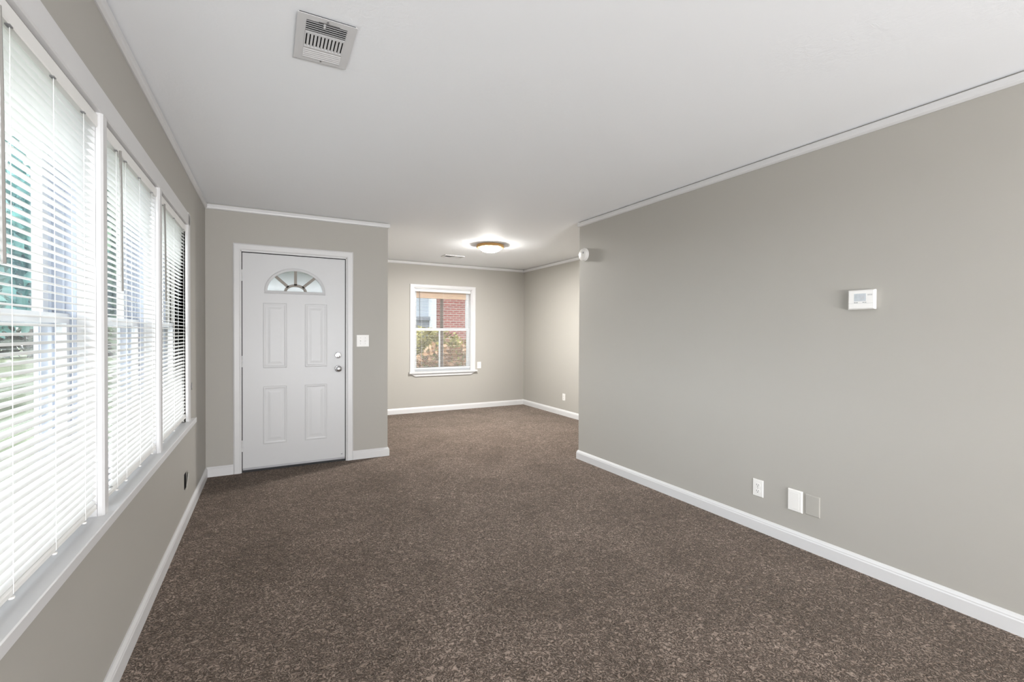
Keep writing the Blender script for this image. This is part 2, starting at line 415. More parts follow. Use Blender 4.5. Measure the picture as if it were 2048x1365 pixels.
def double_hung(name, y0, y1, label):
    w = thing(name, fl((-0.06, (y0+y1)/2, WZ0)), label, 'window', kind='structure')
    j = MB(fl)
    j.box(-0.049, -0.001, y0-0.024, y0, WZ0, WZ1); j.box(-0.049, -0.001, y1, y1+0.024, WZ0, WZ1)
    j.box(-0.049, -0.001, y0-0.024, y1+0.024, WZ1-0.006, WZ1-0.0005)
    j.box(-0.052, -0.030, y0, y1, WZ0+0.0005, WZ0+0.010)
    j.build('jamb', TRIM, w)
    t = MB(fl)       # ribbed side tracks, head and sill of the frame
    for ya, sgn in ((y0, -1), (y1, 1)):
        pr = [(-0.150, 0.024), (-0.0495, 0.024), (-0.0495, 0.0), (-0.0590, 0.0), (-0.0595, 0.008), (-0.0780, 0.008), (-0.0785, 0.0), (-0.0840, 0.0), (-0.0845, 0.010), (-0.1080, 0.010), (-0.1085, -0.003), (-0.1180, -0.003), (-0.1185, 0.008), (-0.1380, 0.008), (-0.1385, -0.006), (-0.150, -0.006)]
        t.sweep([(p, ya+sgn*q) for p, q in pr], [lambda p, q: (p, q, WZ0), lambda p, q: (p, q, WZ1)])
    t.build('side_track', TRACK, w)
    fm = MB(fl)
    fm.box(-0.150, -0.0495, y0, y1, WZ1-0.03, WZ1); fm.box(-0.165, -0.0525, y0, y1, WZ0-0.03, WZ0+0.03)
    fm.build('frame', VINYL, w)
    def sash(nm, o0, o1, z0, z1, st, rb, rt):
        s = MB(fl)
        s.box(o0, o1, y0+0.001, y0+st, z0, z1); s.box(o0, o1, y1-st, y1-0.001, z0, z1)
        s.box(o0, o1, y0+st, y1-st, z0, z0+rb); s.box(o0, o1, y0+st, y1-st, z1-rt, z1)
        sh = s.build(nm, VINYL, w)
        om = (o0+o1)/2
        MB(fl).box(om-0.002, om+0.002, y0+st, y1-st, z0+rb, z1-rt).build('pane', GLASS, sh)
        return sh
    sash('upper_sash', -0.142, -0.116, 1.310, WZ1-0.03, 0.042, 0.034, 0.045)
    lo = sash('lower_sash', -0.092, -0.066, WZ0+0.03, 1.345, 0.026, 0.05, 0.030)
    return w
double_hung('window_1', *MUL[0], 'front window nearest the camera, white double-hung sashes')
double_hung('window_2', *MUL[1], 'middle front window, white double-hung sashes')
double_hung('window_3', *MUL[2], 'front window nearest the door wall, white double-hung sashes')

def slat_field(mb, y0, y1, ztop, zbot, pitch, oc, width, tilt, camber, jit, axes, nsec=6, drop=None):
    """a stack of arched slats; axes maps (out, along, up)"""
    n = int(round((ztop-zbot)/pitch))
    for i in range(n+1):
        z = ztop-(ztop-zbot)*i/n
        a = tilt+random.uniform(-jit, jit); dz = random.uniform(-0.0007, 0.0007)
        top, bot = [], []
        for k in range(nsec+1):
            u = (k/nsec-0.5)*width
            h = camber*(1-(2*u/width)**2)
            ca, sa = math.cos(a), math.sin(a)
            # u grows towards the room; a positive tilt lifts the outdoor edge
            o = oc+u*ca+h*sa*0; zz = z+dz-u*sa+h
            top.append((o, zz+0.0004)); bot.append((o, zz-0.0004))
        prof = top+bot[::-1]
        e0, e1 = y0+random.uniform(0, 0.003), y1-random.uniform(0, 0.003)
        m = len(prof)
        v = [axes((o, e0, zz)) for o, zz in prof]+[axes((o, e1, zz)) for o, zz in prof]
        f = [tuple(reversed(range(m))), tuple(range(m, 2*m))]+[(k, (k+1) % m, m+(k+1) % m, m+k) for k in range(m)]
        mb.add(v, f)
    mb.smooth = True

def mini_blind(y0, y1, label, cords, wand_y, wand_z, wand_lean, slat_y0=None):
    sy0 = slat_y0 if slat_y0 is not None else y0+0.010
    sy1 = y1-0.012
    b = thing('mini_blind', fl((-0.012, (y0+y1)/2, 0.70)), label, 'window blind', 'white mini blinds in the front windows')
    oc = -0.0115
    ry0 = min(sy0-0.003, y0+0.055)
    hr = MB(fl)
    hr.sweep([(-0.040, 1.960), (0.004, 1.960), (0.006, 1.964), (0.006, 1.999), (0.004, 2.003), (-0.040, 2.003)], [lambda p, q: (p, y0+0.004, q), lambda p, q: (p, y1-0.004, q)])
    head = hr.build('headrail', SLAT, b)
    for c in cords:
        MB(fl).box(-0.002, 0.0075, c-0.010, c+0.004, 1.9565, 1.9595).build('cord_clip', STEEL, head)
    sf = MB(fl)
    slat_field(sf, sy0, sy1, 1.945, 0.728, 0.0222, oc, 0.0265, math.radians(8), 0.0042, math.radians(1.2), lambda p: p)
    sf.build('slat_panel', SLAT, b)
    br = MB(fl)
    br.sweep([(oc-0.013, 0.704), (oc-0.009, 0.700), (oc+0.009, 0.700), (oc+0.013, 0.704), (oc+0.013, 0.714), (oc+0.008, 0.719), (oc-0.008, 0.719), (oc-0.013, 0.714)], [lambda p, q: (p, ry0, q), lambda p, q: (p, sy1+0.002, q)])
    rail = br.build('bottom_rail', SLAT, b)
    MB(fl).box(oc-0.014, oc+0.014, ry0-0.004, ry0, 0.698, 0.721).build('end_cap', PLASTIC, rail)
    for c in cords:
        k = MB(fl)
        for o in (oc+0.0145, oc-0.0145): k.tube([(o, c, 1.96), (o, c+0.003, 1.3), (o, c, 0.705)], 0.0008, 5)
        k.build('ladder_cord', CORD, b)
        MB(fl).lathe([(0.004, -0.003), (0.006, -0.002), (0.006, 0.0025), (0.002, 0.003)], (oc+0.011, c, 0.6975), 2, 10).build('cord_button', PLASTIC, rail)
    wd = MB(fl)
    wd.tube([(0.014, wand_y, 1.962), (0.016, wand_y+wand_lean*0.4, 1.80), (0.017, wand_y+wand_lean, wand_z)], 0.0045, 6)
    wd.build('tilt_wand', WAND, b)
    return b
mini_blind(*MUL[0], 'white mini blind in the front window nearest the camera', [1.21, 1.415, 1.645, 1.865], 1.340, 1.430, 0.004)
mini_blind(*MUL[1], 'white mini blind in the middle front window with a short-falling near end', [2.20, 2.325, 2.545, 2.78], 2.205, 1.440, 0.004, slat_y0=2.150)
mini_blind(*MUL[2], 'white mini blind in the front window closest to the front door', [3.03, 3.35, 3.68], 3.010, 1.450, 0.012)

# small cord cleat on the wall just past the casing
ck = thing('cord_cleat', fl((0, 3.905, 0.90)), 'small dark cord cleat on the wall beside the window casing', 'cord cleat')
MB(fl).box(0.0, 0.006, 3.899, 3.911, 0.885, 0.925).build('base', STEEL, ck)
MB(fl).tube([(0.005, 3.905, 0.905), (0.016, 3.905, 0.905), (0.018, 3.905, 0.93)], 0.003, 6).build('upper_horn', STEEL, ck)
MB(fl).tube([(0.005, 3.905, 0.903), (0.016, 3.905, 0.903), (0.018, 3.905, 0.878)], 0.003, 6).build('lower_horn', STEEL, ck)

# loose cover plate on the left wall
lp = thing('outlet_cover', fl((0, 3.74, 0.285)), 'pale cover plate hanging loose on the wall below the window sill', 'outlet cover')
MB(fl).box(0.0, 0.0016, 3.700, 3.762, 0.237, 0.338).build('wall_box', DARK, lp)
pl = MB(fl)
v = []
for zz, oo in ((0.236, 0.010), (0.342, 0.020)):
    for yy, o2 in ((3.712, oo), (3.785, 0.004)):
        v += [(o2, yy, zz), (o2+0.005, yy, zz)]
pl.add(v, [(0, 1, 3, 2), (4, 6, 7, 5), (0, 4, 5, 1), (2, 3, 7, 6), (0, 2, 6, 4), (1, 5, 7, 3)])
pl.build('face_plate', PLATEP, lp)

# ------------------------------------------------------------------ front door
door = thing('door_1', fd((0.24, 0, 0)), 'white front door with a half round fanlight', 'door', kind='structure')
mb = MB(fd)
def dcas(x0, x1, flip):
    pr = [(0, 0), (0.011, 0), (0.016, 0.012), (0.018, 0.030), (0.018, 0.050), (0.012, 0.056), (0.012, 0.062), (0, 0.062)]
    return pr
W_C = 0.060
prof = [(0.0, 0.0), (0.0, 0.010), (0.006, 0.013), (0.010, 0.017), (0.048, 0.017), (0.056, 0.013), (W_C, 0.010), (W_C, 0.0)]
zt = 2.088
st = [lambda p, q: (CAS_X0+p, q, 0.0), lambda p, q: (CAS_X0+p, q, zt-p), lambda p, q: (CAS_X1-p, q, zt-p), lambda p, q: (CAS_X1-p, q, 0.0)]
mb.sweep(prof, st)
mb.build('casing', TRIM, door)
mb = MB(fd)     # jamb lining with stop
mb.box(DX0-0.006, DX0, -0.115, 0.010, 0, DZ1); mb.box(DX1, DX1+0.008, -0.115, 0.010, 0, DZ1); mb.box(DX0, DX1, -0.115, 0.010, DZ1, DZ1+0.012)
mb.box(DX0, DX0+0.012, -0.095, -0.046, 0, DZ1); mb.box(DX1-0.012, DX1, -0.095, -0.046, 0, DZ1); mb.box(DX0, DX1, -0.095, -0.046, DZ1-0.012, DZ1)
mb.build('frame', TRIM, door)
mb = MB(fd)
mb.box(DX0+0.0002, -0.2045, -0.045, -0.006, 0.02, DZ1-0.0002); mb.box(0.681, DX1-0.0002, -0.045, -0.006, 0.02, DZ1-0.0002); mb.box(-0.2045, 0.681, -0.045, -0.006, 2.0085, DZ1-0.0002)
mb.build('gap_shade', BLACKR, door)  # black fill paints the shade in the gap around the leaf
MB(fd).box(DX0, DX1, -0.115, 0.0, 0.0005, 0.020).build('threshold', BLACKR, door)
# leaf: slab with a half-round hole, embossed panels
LX0, LX1, LZ0, LZ1 = -0.204, 0.6805, 0.036, 2.008
XC, FZ, FR_ = 0.234, 1.668, 0.245       # fanlight centre, base, half width
FH = 0.205                               # fanlight height (arch)
slab = MB(fd)
NA = 40
arc = [(XC+FR_*math.cos(math.pi*k/NA), FZ+FH*math.sin(math.pi*k/NA)) for k in range(NA+1)]
for oo, nm in ((0.0, 0), (-0.044, 1)):
    below = [(LX0, oo, LZ0), (LX1, oo, LZ0), (LX1, oo, FZ), (arc[0][0], oo, FZ), (arc[-1][0], oo, FZ), (LX0, oo, FZ)]
    slab.add(below, [tuple(range(6))])
    # band above, as quads out to the edge rectangle
    vs, fs = [], []
    for k, (x, z) in enumerate(arc):
        t = k/NA
        if t < 0.25: e = (LX1, FZ+(LZ1-FZ)*t/0.25)
        elif t <= 0.75: e = (LX1+(LX0-LX1)*(t-0.25)/0.5, LZ1)
        else: e = (LX0, LZ1+(FZ-LZ1)*(t-0.75)/0.25)
        vs += [(x, oo, z), (e[0], oo, e[1])]
    for k in range(NA): fs.append((2*k, 2*k+1, 2*k+3, 2*k+2))
    slab.add(vs, fs)
rim = [(LX0, LZ0), (LX1, LZ0), (LX1, LZ1), (LX0, LZ1)]
slab.add([(x, 0.0, z) for x, z in rim]+[(x, -0.044, z) for x, z in rim], [(k, (k+1) % 4, 4+(k+1) % 4, 4+k) for k in range(4)])
hole = arc
slab.add([(x, 0.0, z) for x, z in hole]+[(x, -0.044, z) for x, z in hole], [(k, (k+1) % (NA+1), NA+1+(k+1) % (NA+1), NA+1+k) for k in range(NA+1)])
leaf = slab.build('door_leaf', DOORP, door)
# embossed panels: a raised ridge with sunk slopes
def emboss(x0, x1, z0, z1):
    m = MB(fd)
    rings = [(0.0, 0.0002), (0.007, 0.0024), (0.014, 0.0024), (0.024, 0.0006), (0.040, 0.0006), (0.060, 0.0022)]
    n = len(rings); v = []
    for d, o in rings:
        v += [(x0+d, o, z0+d), (x1-d, o, z0+d), (x1-d, o, z1-d), (x0+d, o, z1-d)]
    f = [tuple(range(4*n-4, 4*n))]
    for i in range(n-1):
        for k in range(4):
            j = (k+1) % 4; f.append((4*i+k, 4*i+j, 4*i+4+j, 4*i+4+k))
    m.add(v, f)
    return m.build('panel', DOORP, leaf)
emboss(-0.040, 0.160, 0.950, 1.557); emboss(0.314, 0.514, 0.950, 1.557)
emboss(-0.040, 0.160, 0.242, 0.780); emboss(0.314, 0.514, 0.242, 0.780)
# fanlight: moulded half-round frame, glass, sunburst bars
fan = MB(fd)
ring = [(0.0, 0.0), (0.0, 0.006), (0.008, 0.010), (0.018, 0.007), (0.026, 0.0045), (0.026, 0.0)]
def fan_pt(a, d, o):
    if a is None: return None
    return (XC+(FR_+0.018-d)*math.cos(a), o, FZ+(FH+0.018-d)*math.sin(a))
fan.sweep(ring, [(lambda p, q, a=math.pi*k/NA: fan_pt(a, p, q)) for k in range(NA+1)])
fan.sweep([(0.0, 0.0), (0.0, 0.006), (0.008, 0.010), (0.018, 0.007), (0.026, 0.0045), (0.026, 0.0)], [lambda p, q: (XC-FR_-0.018, q, FZ-0.022+p), lambda p, q: (XC+FR_+0.018, q, FZ-0.022+p)])
fan.smooth = True
fo = fan.build('fanlight_frame', DOORP, leaf)
g = MB(fd)
g.add([(x, -0.018, z) for x, z in arc]+[(x, -0.022, z) for x, z in arc], [tuple(range(NA+1)), tuple(range(2*NA+1, NA, -1))]+[(k, (k+1) % (NA+1), NA+1+(k+1) % (NA+1), NA+1+k) for k in range(NA+1)])
g.build('fanlight_glass', GLASS2, leaf)
bars = MB(fd)
def bar(a0, a1, w=0.0125):
    (x0, z0), (x1, z1) = a0, a1
    dx, dz = x1-x0, z1-z0; L_ = math.hypot(dx, dz); nx, nz = -dz/L_*w, dx/L_*w
    pts = [(x0+nx, z0+nz), (x1+nx, z1+nz), (x1-nx, z1-nz), (x0-nx, z0-nz)]
    bars.add([(x, -0.017, z) for x, z in pts]+[(x, -0.008, z) for x, z in pts], [(3, 2, 1, 0), (4, 5, 6, 7), (0, 1, 5, 4), (1, 2, 6, 5), (2, 3, 7, 6), (3, 0, 4, 7)])
ri, hi = 0.088, 0.062
for deg in (45, 90, 135):
    a = math.radians(deg)
    bar((XC+ri*math.cos(a), FZ+hi*math.sin(a)), (XC+(FR_-0.004)*math.cos(a), FZ+(FH-0.004)*math.sin(a)))
for k in range(14):
    a, c = math.pi*k/14, math.pi*(k+1)/14
    bar((XC+ri*math.cos(a), FZ+hi*math.sin(a)), (XC+ri*math.cos(c), FZ+hi*math.sin(c)))
bars.build('sunburst_bars', CAME, leaf)
# hinges, knob, deadbolt, sweep
for z in (1.80, 1.017, 0.247):
    h = MB(fd)
    h.box(-0.224, -0.2075, 0.0105, 0.0125, z-0.05, z+0.05)
    h.lathe([(0.0065, z-0.051), (0.0065, z-0.018), (0.0058, z-0.017), (0.0065, z-0.016), (0.0065, z+0.016), (0.0058, z+0.017), (0.0065, z+0.018), (0.0065, z+0.051)], (-0.2075, 0.0125, 0), 2, 12)
    h.build('hinge', TRIM, door)
kn = MB(wf_door(0.616, 0.925))
kn.lathe([(0.033, 0.0), (0.033, 0.005), (0.029, 0.010), (0.013, 0.013), (0.012, 0.032), (0.022, 0.038), (0.028, 0.046), (0.0285, 0.056), (0.024, 0.064), (0.012, 0.068), (0.002, 0.0685)], (0, 0, 0), 2, 32)
k = kn.build('door_knob', CHROME, leaf)
MB(wf_door(0.616, 0.925)).box(-0.004, 0.004, -0.0015, 0.0015, 0.067, 0.0705).build('key_slot', STEEL, k)
db = MB(wf_door(0.6155, 1.058))
db.lathe([(0.031, 0.0), (0.031, 0.006), (0.027, 0.011), (0.010, 0.013), (0.002, 0.0135)], (0, 0, 0), 2, 32)
k = db.build('deadbolt', CHROME, leaf)
MB(wf_door(0.6155, 1.058)).bbox(-0.006, 0.006, -0.017, 0.017, 0.012, 0.024, 0.003).build('thumb_turn', CHROME, k)
MB(fd).box(LX0+0.001, LX1-0.001, -0.046, 0.002, 0.0215, 0.040).build('door_sweep', STEEL, leaf)
MB(wf_door(0.6, 0.075)).lathe([(0.008, 0.0), (0.008, 0.003), (0.004, 0.004), (0.004, 0.012), (0.001, 0.013)], (0.05, 0, 0), 2, 12).build('door_stop', STEEL, leaf)

# ------------------------------------------------------------------ switch plate
sw = thing('light_switch', fd((0.852, 0, 1.20)), 'white double light switch plate beside the front door', 'light switch')
fsw = wf_door(0.852, 1.200)
MB(fsw).bbox(-0.0605, 0.0605, -0.060, 0.060, 0.0, 0.007, 0.003).build('face_plate', PLASTIC, sw)
for dx in (-0.023, 0.023):
    t = MB(fsw); t.box(dx-0.0055, dx+0.0055, -0.013, 0.013, 0.0065, 0.008)
    t.add([(dx-0.004, -0.009, 0.007), (dx+0.004, -0.009, 0.007), (dx+0.004, 0.004, 0.007), (dx-0.004, 0.004, 0.007), (dx-0.0035, 0.006, 0.017), (dx+0.0035, 0.006, 0.017), (dx+0.0035, 0.011, 0.016), (dx-0.0035, 0.011, 0.016)],
          [(0, 3, 2, 1), (4, 5, 6, 7), (0, 1, 5, 4), (1, 2, 6, 5), (2, 3, 7, 6), (3, 0, 4, 7)])
    tg = t.build('toggle', PLASTIC, sw)
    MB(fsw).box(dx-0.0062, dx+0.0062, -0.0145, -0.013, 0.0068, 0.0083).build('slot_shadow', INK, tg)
    for dz in (-0.030, 0.030):
        MB(fsw).lathe([(0.003, 0.0065), (0.003, 0.0078), (0.001, 0.0082)], (dx, dz, 0), 2, 10).build('screw', STEEL, sw)

# ------------------------------------------------------------------ outlets and cover plates
def duplex(frame_fn, a, z, loc, label, group=None, w=0.035, hgt=0.0545):
    o = thing('wall_outlet', loc, label, 'wall outlet', group)
    f_ = frame_fn(a, z)
    MB(f_).bbox(-w, w, -hgt, hgt, 0.0, 0.006, 0.0025).build('face_plate', PLASTIC, o)
    for dz in (0.0195, -0.0195):
        m = MB(f_)
        pr = [(0.0165*math.cos(t), max(-0.0125, min(0.0125, 0.0165*math.sin(t)))) for t in [2*math.pi*k/24 for k in range(24)]]
        n = len(pr)
        m.add([(x, dz+y, 0.0055) for x, y in pr]+[(x, dz+y, 0.0078) for x, y in pr], [tuple(range(n, 2*n))]+[(k, (k+1) % n, n+(k+1) % n, n+k) for k in range(n)])
        rc = m.build('receptacle', PLASTIC, o)
        s = MB(f_)
        s.box(-0.0075, -0.0050, dz-0.002, dz+0.007, 0.0076, 0.0081); s.box(0.0050, 0.0075, dz-0.001, dz+0.006, 0.0076, 0.0081)
        s.lathe([(0.0028, 0.0076), (0.0028, 0.0081)], (0, dz-0.0075, 0), 2, 10)
        s.build('slots', DARK, rc)
    MB(f_).lathe([(0.003, 0.0055), (0.003, 0.0068), (0.001, 0.0072)], (0, 0, 0), 2, 10).build('screw', STEEL, o)
    return o
duplex(wf_right, 1.8915, 0.2795, fr((0, 1.8915, 0.2795)), 'white duplex outlet low on the thermostat wall')
duplex(wf_far, 3.192, 0.731, ff((3.192, 0, 0.731)), 'small white outlet beside the dining room window sill')
duplex(wf_dining, 5.93, 0.285, fa((0, 5.93, 0.285)), 'white outlet low on the bright dining room wall')
bp = thing('blank_plate', fr((0, 1.652, 0.2735)), 'white blank cover plate low on the thermostat wall', 'cover plate')
f_ = wf_right(1.652, 0.2735)
MB(f_).bbox(-0.043, 0.043, -0.0655, 0.0655, 0.0, 0.011, 0.005).build('face_plate', PLASTIC, bp)
MB(f_).bbox(-0.028, 0.026, -0.050, 0.050, 0.010, 0.0118, 0.0015).build('centre_field', PLASTIC, bp)
bp = thing('blank_plate', fr((0, 1.5555, 0.275)), 'cover plate painted over in wall colour beside the white blank plate', 'cover plate')
f_ = wf_right(1.5525, 0.274)
MB(f_).bbox(-0.040, 0.040, -0.060, 0.060, 0.0, 0.007, 0.003).build('face_plate', PLATEP, bp)
for dz in (-0.042, 0.042):
    MB(f_).lathe([(0.003, 0.0065), (0.003, 0.0076), (0.001, 0.008)], (0, dz, 0), 2, 10).build('screw', PLATEP, bp)

# ------------------------------------------------------------------ thermostat
th = thing('thermostat', fr((0, 1.3055, 1.476)), 'white digital thermostat on the long right wall', 'thermostat')
f_ = wf_right(1.3055, 1.476)
MB(f_).bbox(-0.060, 0.060, -0.049, 0.049, 0.0, 0.010, 0.001).build('back_plate', PLASTIC, th)
MB(f_).bbox(-0.063, 0.063, -0.0525, 0.0525, 0.008, 0.028, 0.006).build('housing', PLASTIC, th)
dsp = MB(f_).box(-0.032, 0.024, -0.009, 0.032, 0.0278, 0.0286).build('display', LCD, th)
seg = MB(f_)
for x0, x1, y0, y1 in ((0.000, 0.003, 0.000, 0.018), (0.006, 0.009, 0.000, 0.018), (0.009, 0.014, 0.0155, 0.018), (0.009, 0.014, 0.008, 0.010), (0.012, 0.015, 0.0, 0.018), (-0.028, 0.020, 0.022, 0.024)):
    seg.box(x0, x1, y0, y1, 0.0285, 0.0289)
seg.build('digits', INK, dsp)
MB(f_).box(-0.0600, 0.0600, -0.0205, -0.0195, 0.0277, 0.0284).build('cover_seam', INK, th)
for x in (-0.028, -0.018, 0.012, 0.022):
    MB(f_).bbox(x-0.004, x+0.004, -0.018, -0.0135, 0.0275, 0.0295, 0.0006).build('button', INK, th)
for x in (0.034, 0.042, 0.050):
    MB(f_).box(x-0.002, x+0.002, 0.020, 0.028, 0.0276, 0.0284).build('mark', INK, th)

# ------------------------------------------------------------------ smoke detector
sm = thing('smoke_detector', fr((0, 3.745, 2.075)), 'round white smoke detector near the end of the right wall', 'smoke detector')
f_ = wf_right(3.745, 2.075)
MB(f_).lathe([(0.066, 0.0), (0.066, 0.010), (0.063, 0.013)], (0, 0, 0), 2, 36).build('base', PLASTIC, sm)
MB(f_).lathe([(0.060, 0.012), (0.061, 0.018), (0.058, 0.030), (0.048, 0.036), (0.002, 0.0375)], (0, 0, 0), 2, 36).build('cover', PLASTIC, sm)
MB(f_).lathe([(0.057, 0.0105), (0.057, 0.0135)], (0, 0, 0), 2, 36).build('vent_gap', DARK, sm)
MB(f_).lathe([(0.016, 0.036), (0.016, 0.0395), (0.013, 0.041), (0.001, 0.0412)], (-0.004, 0.006, 0), 2, 20).build('test_button', PLASTIC, sm)
MB(f_).lathe([(0.010, 0.037), (0.010, 0.0384), (0.001, 0.0385)], (0.024, 0.016, 0), 2, 16).build('horn_grille', STEEL, sm)

# ------------------------------------------------------------------ ceiling registers
def cf(cx, cy, rot=0.0):
    c, s = math.cos(rot), math.sin(rot)
    return lambda p: (cx+c*p[0]-s*p[1], cy+s*p[0]+c*p[1], H-p[2])
def register_front():
    v = thing('ceiling_vent', (0.194, 1.932, H), 'white ceiling air register above the front windows side of the room', 'ceiling vent')
    f_ = cf(0.194, 1.932)
    X, Y = 0.101, 0.151
    m = MB(f_)            # face plate with a stepped rim around the grille opening
    ox, oy0, oy1 = 0.070, -0.120, 0.122
    for a in ((-X, X, -Y, oy0), (-X, X, oy1, Y), (-X, -ox, oy0, oy1), (ox, X, oy0, oy1)): m.box(*a, 0.0066, 0.0080)
    m.build('face_plate', TRIM, v)
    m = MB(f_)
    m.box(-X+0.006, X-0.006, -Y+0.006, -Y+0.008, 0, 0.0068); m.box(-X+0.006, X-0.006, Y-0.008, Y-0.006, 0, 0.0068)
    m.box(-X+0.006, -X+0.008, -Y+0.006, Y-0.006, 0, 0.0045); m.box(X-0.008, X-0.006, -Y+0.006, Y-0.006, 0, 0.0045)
    m.build('edge_shade', BLACKR, v)  # dark strips paint the shadow line under the plate edge
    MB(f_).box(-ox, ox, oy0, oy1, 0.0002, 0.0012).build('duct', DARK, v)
    m = MB(f_)            # lengthwise louvres (room side nearest the camera)
    for i in range(6):
        y = oy0+0.004+i*0.0125
        m.add([(-ox, y, 0.010), (ox, y, 0.010), (ox, y+0.0062, 0.0035), (-ox, y+0.0062, 0.0035), (-ox, y+0.0012, 0.0105), (ox, y+0.0012, 0.0105), (ox, y+0.0074, 0.004), (-ox, y+0.0074, 0.004)],
              [(0, 1, 2, 3), (7, 6, 5, 4), (0, 4, 5, 1), (2, 6, 7, 3), (1, 5, 6, 2), (0, 3, 7, 4)])
    m.box(-0.012, -0.005, oy0, oy0+0.025, 0.004, 0.0095)
    m.build('long_louvre', TRIM, v)
    m = MB(f_)            # eleven cross slots
    m.box(-ox, ox, -0.050, -0.040, 0.003, 0.0105); m.box(-ox, ox, 0.045, 0.055, 0.003, 0.0105)
    n = 11
    for i in range(n+1):
        x = -ox+i*(2*ox)/n
        m.box(max(-ox, x-0.0040), min(ox, x+0.0040), -0.040, 0.045, 0.0065, 0.0100)
    m.build('cross_louvre', TRIM, v)
    m = MB(f_)            # third bank, closed away from the camera
    for i in range(5):
        y = 0.055+i*0.0135
        m.add([(-ox, y, 0.0035), (ox, y, 0.0035), (ox, y+0.0140, 0.0095), (-ox, y+0.0140, 0.0095), (-ox, y, 0.0045), (ox, y, 0.0045), (ox, y+0.0140, 0.0105), (-ox, y+0.0140, 0.0105)],
              [(0, 1, 2, 3), (7, 6, 5, 4), (0, 4, 5, 1), (2, 6, 7, 3), (1, 5, 6, 2), (0, 3, 7, 4)])
    m.build('closed_louvre', TRIM, v)
    for y in (-0.137, 0.134):
        MB(f_).lathe([(0.0035, 0.009), (0.0035, 0.0112), (0.001, 0.0116)], (0, y, 0), 2, 10).build('screw', STEEL, v)
    m = MB(f_); m.box(-0.030, 0.042, -0.1275, -0.1255, 0.0098, 0.0103); m.build('damper_slot', DARK, v)
register_front()
def register_small():
    cx, cy = 2.425, 6.44
    v = thing('ceiling_vent', (cx, cy, H), 'flat white register on the dining room ceiling beside the lamp', 'ceiling vent')
    f_ = cf(cx, cy, math.radians(2))
    X, Y = 0.155, 0.088
    m = MB(f_)
    ox, oy = 0.125, 0.056
    for a in ((-X, X, -Y, -oy), (-X, X, oy, Y), (-X, -ox, -oy, oy), (ox, X, -oy, oy)): m.box(*a, 0.0, 0.012)
    m.build('face_plate', TRIM, v)
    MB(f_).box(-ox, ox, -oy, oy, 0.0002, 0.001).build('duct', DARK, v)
    m = MB(f_)
    for i in range(12):
        x = -ox+0.006+i*0.0205
        d = 0.011 if i < 6 else -0.011
        m.add([(x, -oy, 0.011), (x+0.0015, -oy, 0.011), (x+0.0015, oy, 0.011), (x, oy, 0.011), (x+d, -oy, 0.002), (x+d+0.0015, -oy, 0.002), (x+d+0.0015, oy, 0.002), (x+d, oy, 0.002)],
              [(0, 1, 2, 3), (7, 6, 5, 4), (0, 4, 5, 1), (2, 6, 7, 3), (1, 5, 6, 2), (0, 3, 7, 4)])
    m.build('louvre', TRIM, v)
register_small()

# ------------------------------------------------------------------ dining room ceiling lamp
LPX, LPY = 2.53, 5.37
lamp = thing('ceiling_light', (LPX, LPY, H), 'lit flush ceiling lamp with a gold rim in the dining room', 'ceiling light')
f_ = cf(LPX, LPY)
MB(f_).lathe([(0.160, 0.0), (0.174, 0.004), (0.178, 0.014), (0.174, 0.022), (0.178, 0.030), (0.172, 0.040), (0.152, 0.044), (0.137, 0.044), (0.137, 0.010)], (0, 0, 0), 2, 48).build('rim', GOLD, lamp)
MB(f_).lathe([(0.135, 0.040), (0.133, 0.050), (0.120, 0.068), (0.096, 0.083), (0.060, 0.093), (0.002, 0.0965)], (0, 0, 0), 2, 48).build('glass_dome', LIT, lamp)
for a in (20, 140, 260):
    t = math.radians(a)
    MB(f_).lathe([(0.006, 0.042), (0.006, 0.050), (0.002, 0.054)], (0.150*math.cos(t), 0.150*math.sin(t), 0), 2, 10).build('thumb_screw', GOLD, lamp)
pd = bpy.data.lights.new('ceiling_lamp_bulb', 'AREA'); pd.shape = 'DISK'; pd.size = 0.10; pd.energy = LAMP_W; pd.color = (1.0, 0.975, 0.94)
po = bpy.data.objects.new('ceiling_lamp_bulb', pd); COL.objects.link(po); po.location = (LPX, LPY, H-0.0975)

# ------------------------------------------------------------------ dining window
win = thing('window_4', ff((2.555, 0, FZ0)), 'small dining room window with white casing', 'window', kind='structure')
mb = MB(ff)
CW = 0.072
prof = [(0.0, 0.0), (0.0, 0.012), (0.010, 0.018), (0.058, 0.018), (0.066, 0.012), (CW, 0.012), (CW, 0.0)]
mb.sweep(prof, [lambda p, q: (FX0-CW+p, q, FZ0), lambda p, q: (FX0-CW+p, q, FZ1+0.056-p*0.78), lambda p, q: (FX1+CW-p, q, FZ1+0.056-p*0.78), lambda p, q: (FX1+CW-p, q, FZ0)])
mb.build('casing', TRIM, win)
mb = MB(ff)
mb.box(1.976, 3.146, 0.0, 0.045, FZ0-0.026, FZ0); mb.box(FX0, FX1, -0.139, 0.0, FZ0-0.029, FZ0)
mb.build('stool', TRIM, win)
mb = MB(ff)
pts = [(1.995, FZ0-0.026), (3.125, FZ0-0.026), (3.035, FZ0-0.074), (2.075, FZ0-0.074)]
mb.add([(x, 0.0, z) for x, z in pts]+[(x, 0.020, z) for x, z in pts], [(0, 1, 2, 3), (7, 6, 5, 4), (0, 4, 5, 1), (1, 5, 6, 2), (2, 6, 7, 3), (3, 7, 4, 0)])
mb.build('apron', TRIM, win)
mb = MB(ff)
mb.box(FX0, FX0+0.012, -0.139, 0.0, FZ0, FZ1); mb.box(FX1-0.012, FX1, -0.139, 0.0, FZ0, FZ1); mb.box(FX0, FX1, -0.139, 0.0, FZ1-0.012, FZ1)
mb.build('jamb', TRIM, win)
fx0, fx1 = FX0+0.012, FX1-0.012
up_ = MB(ff)
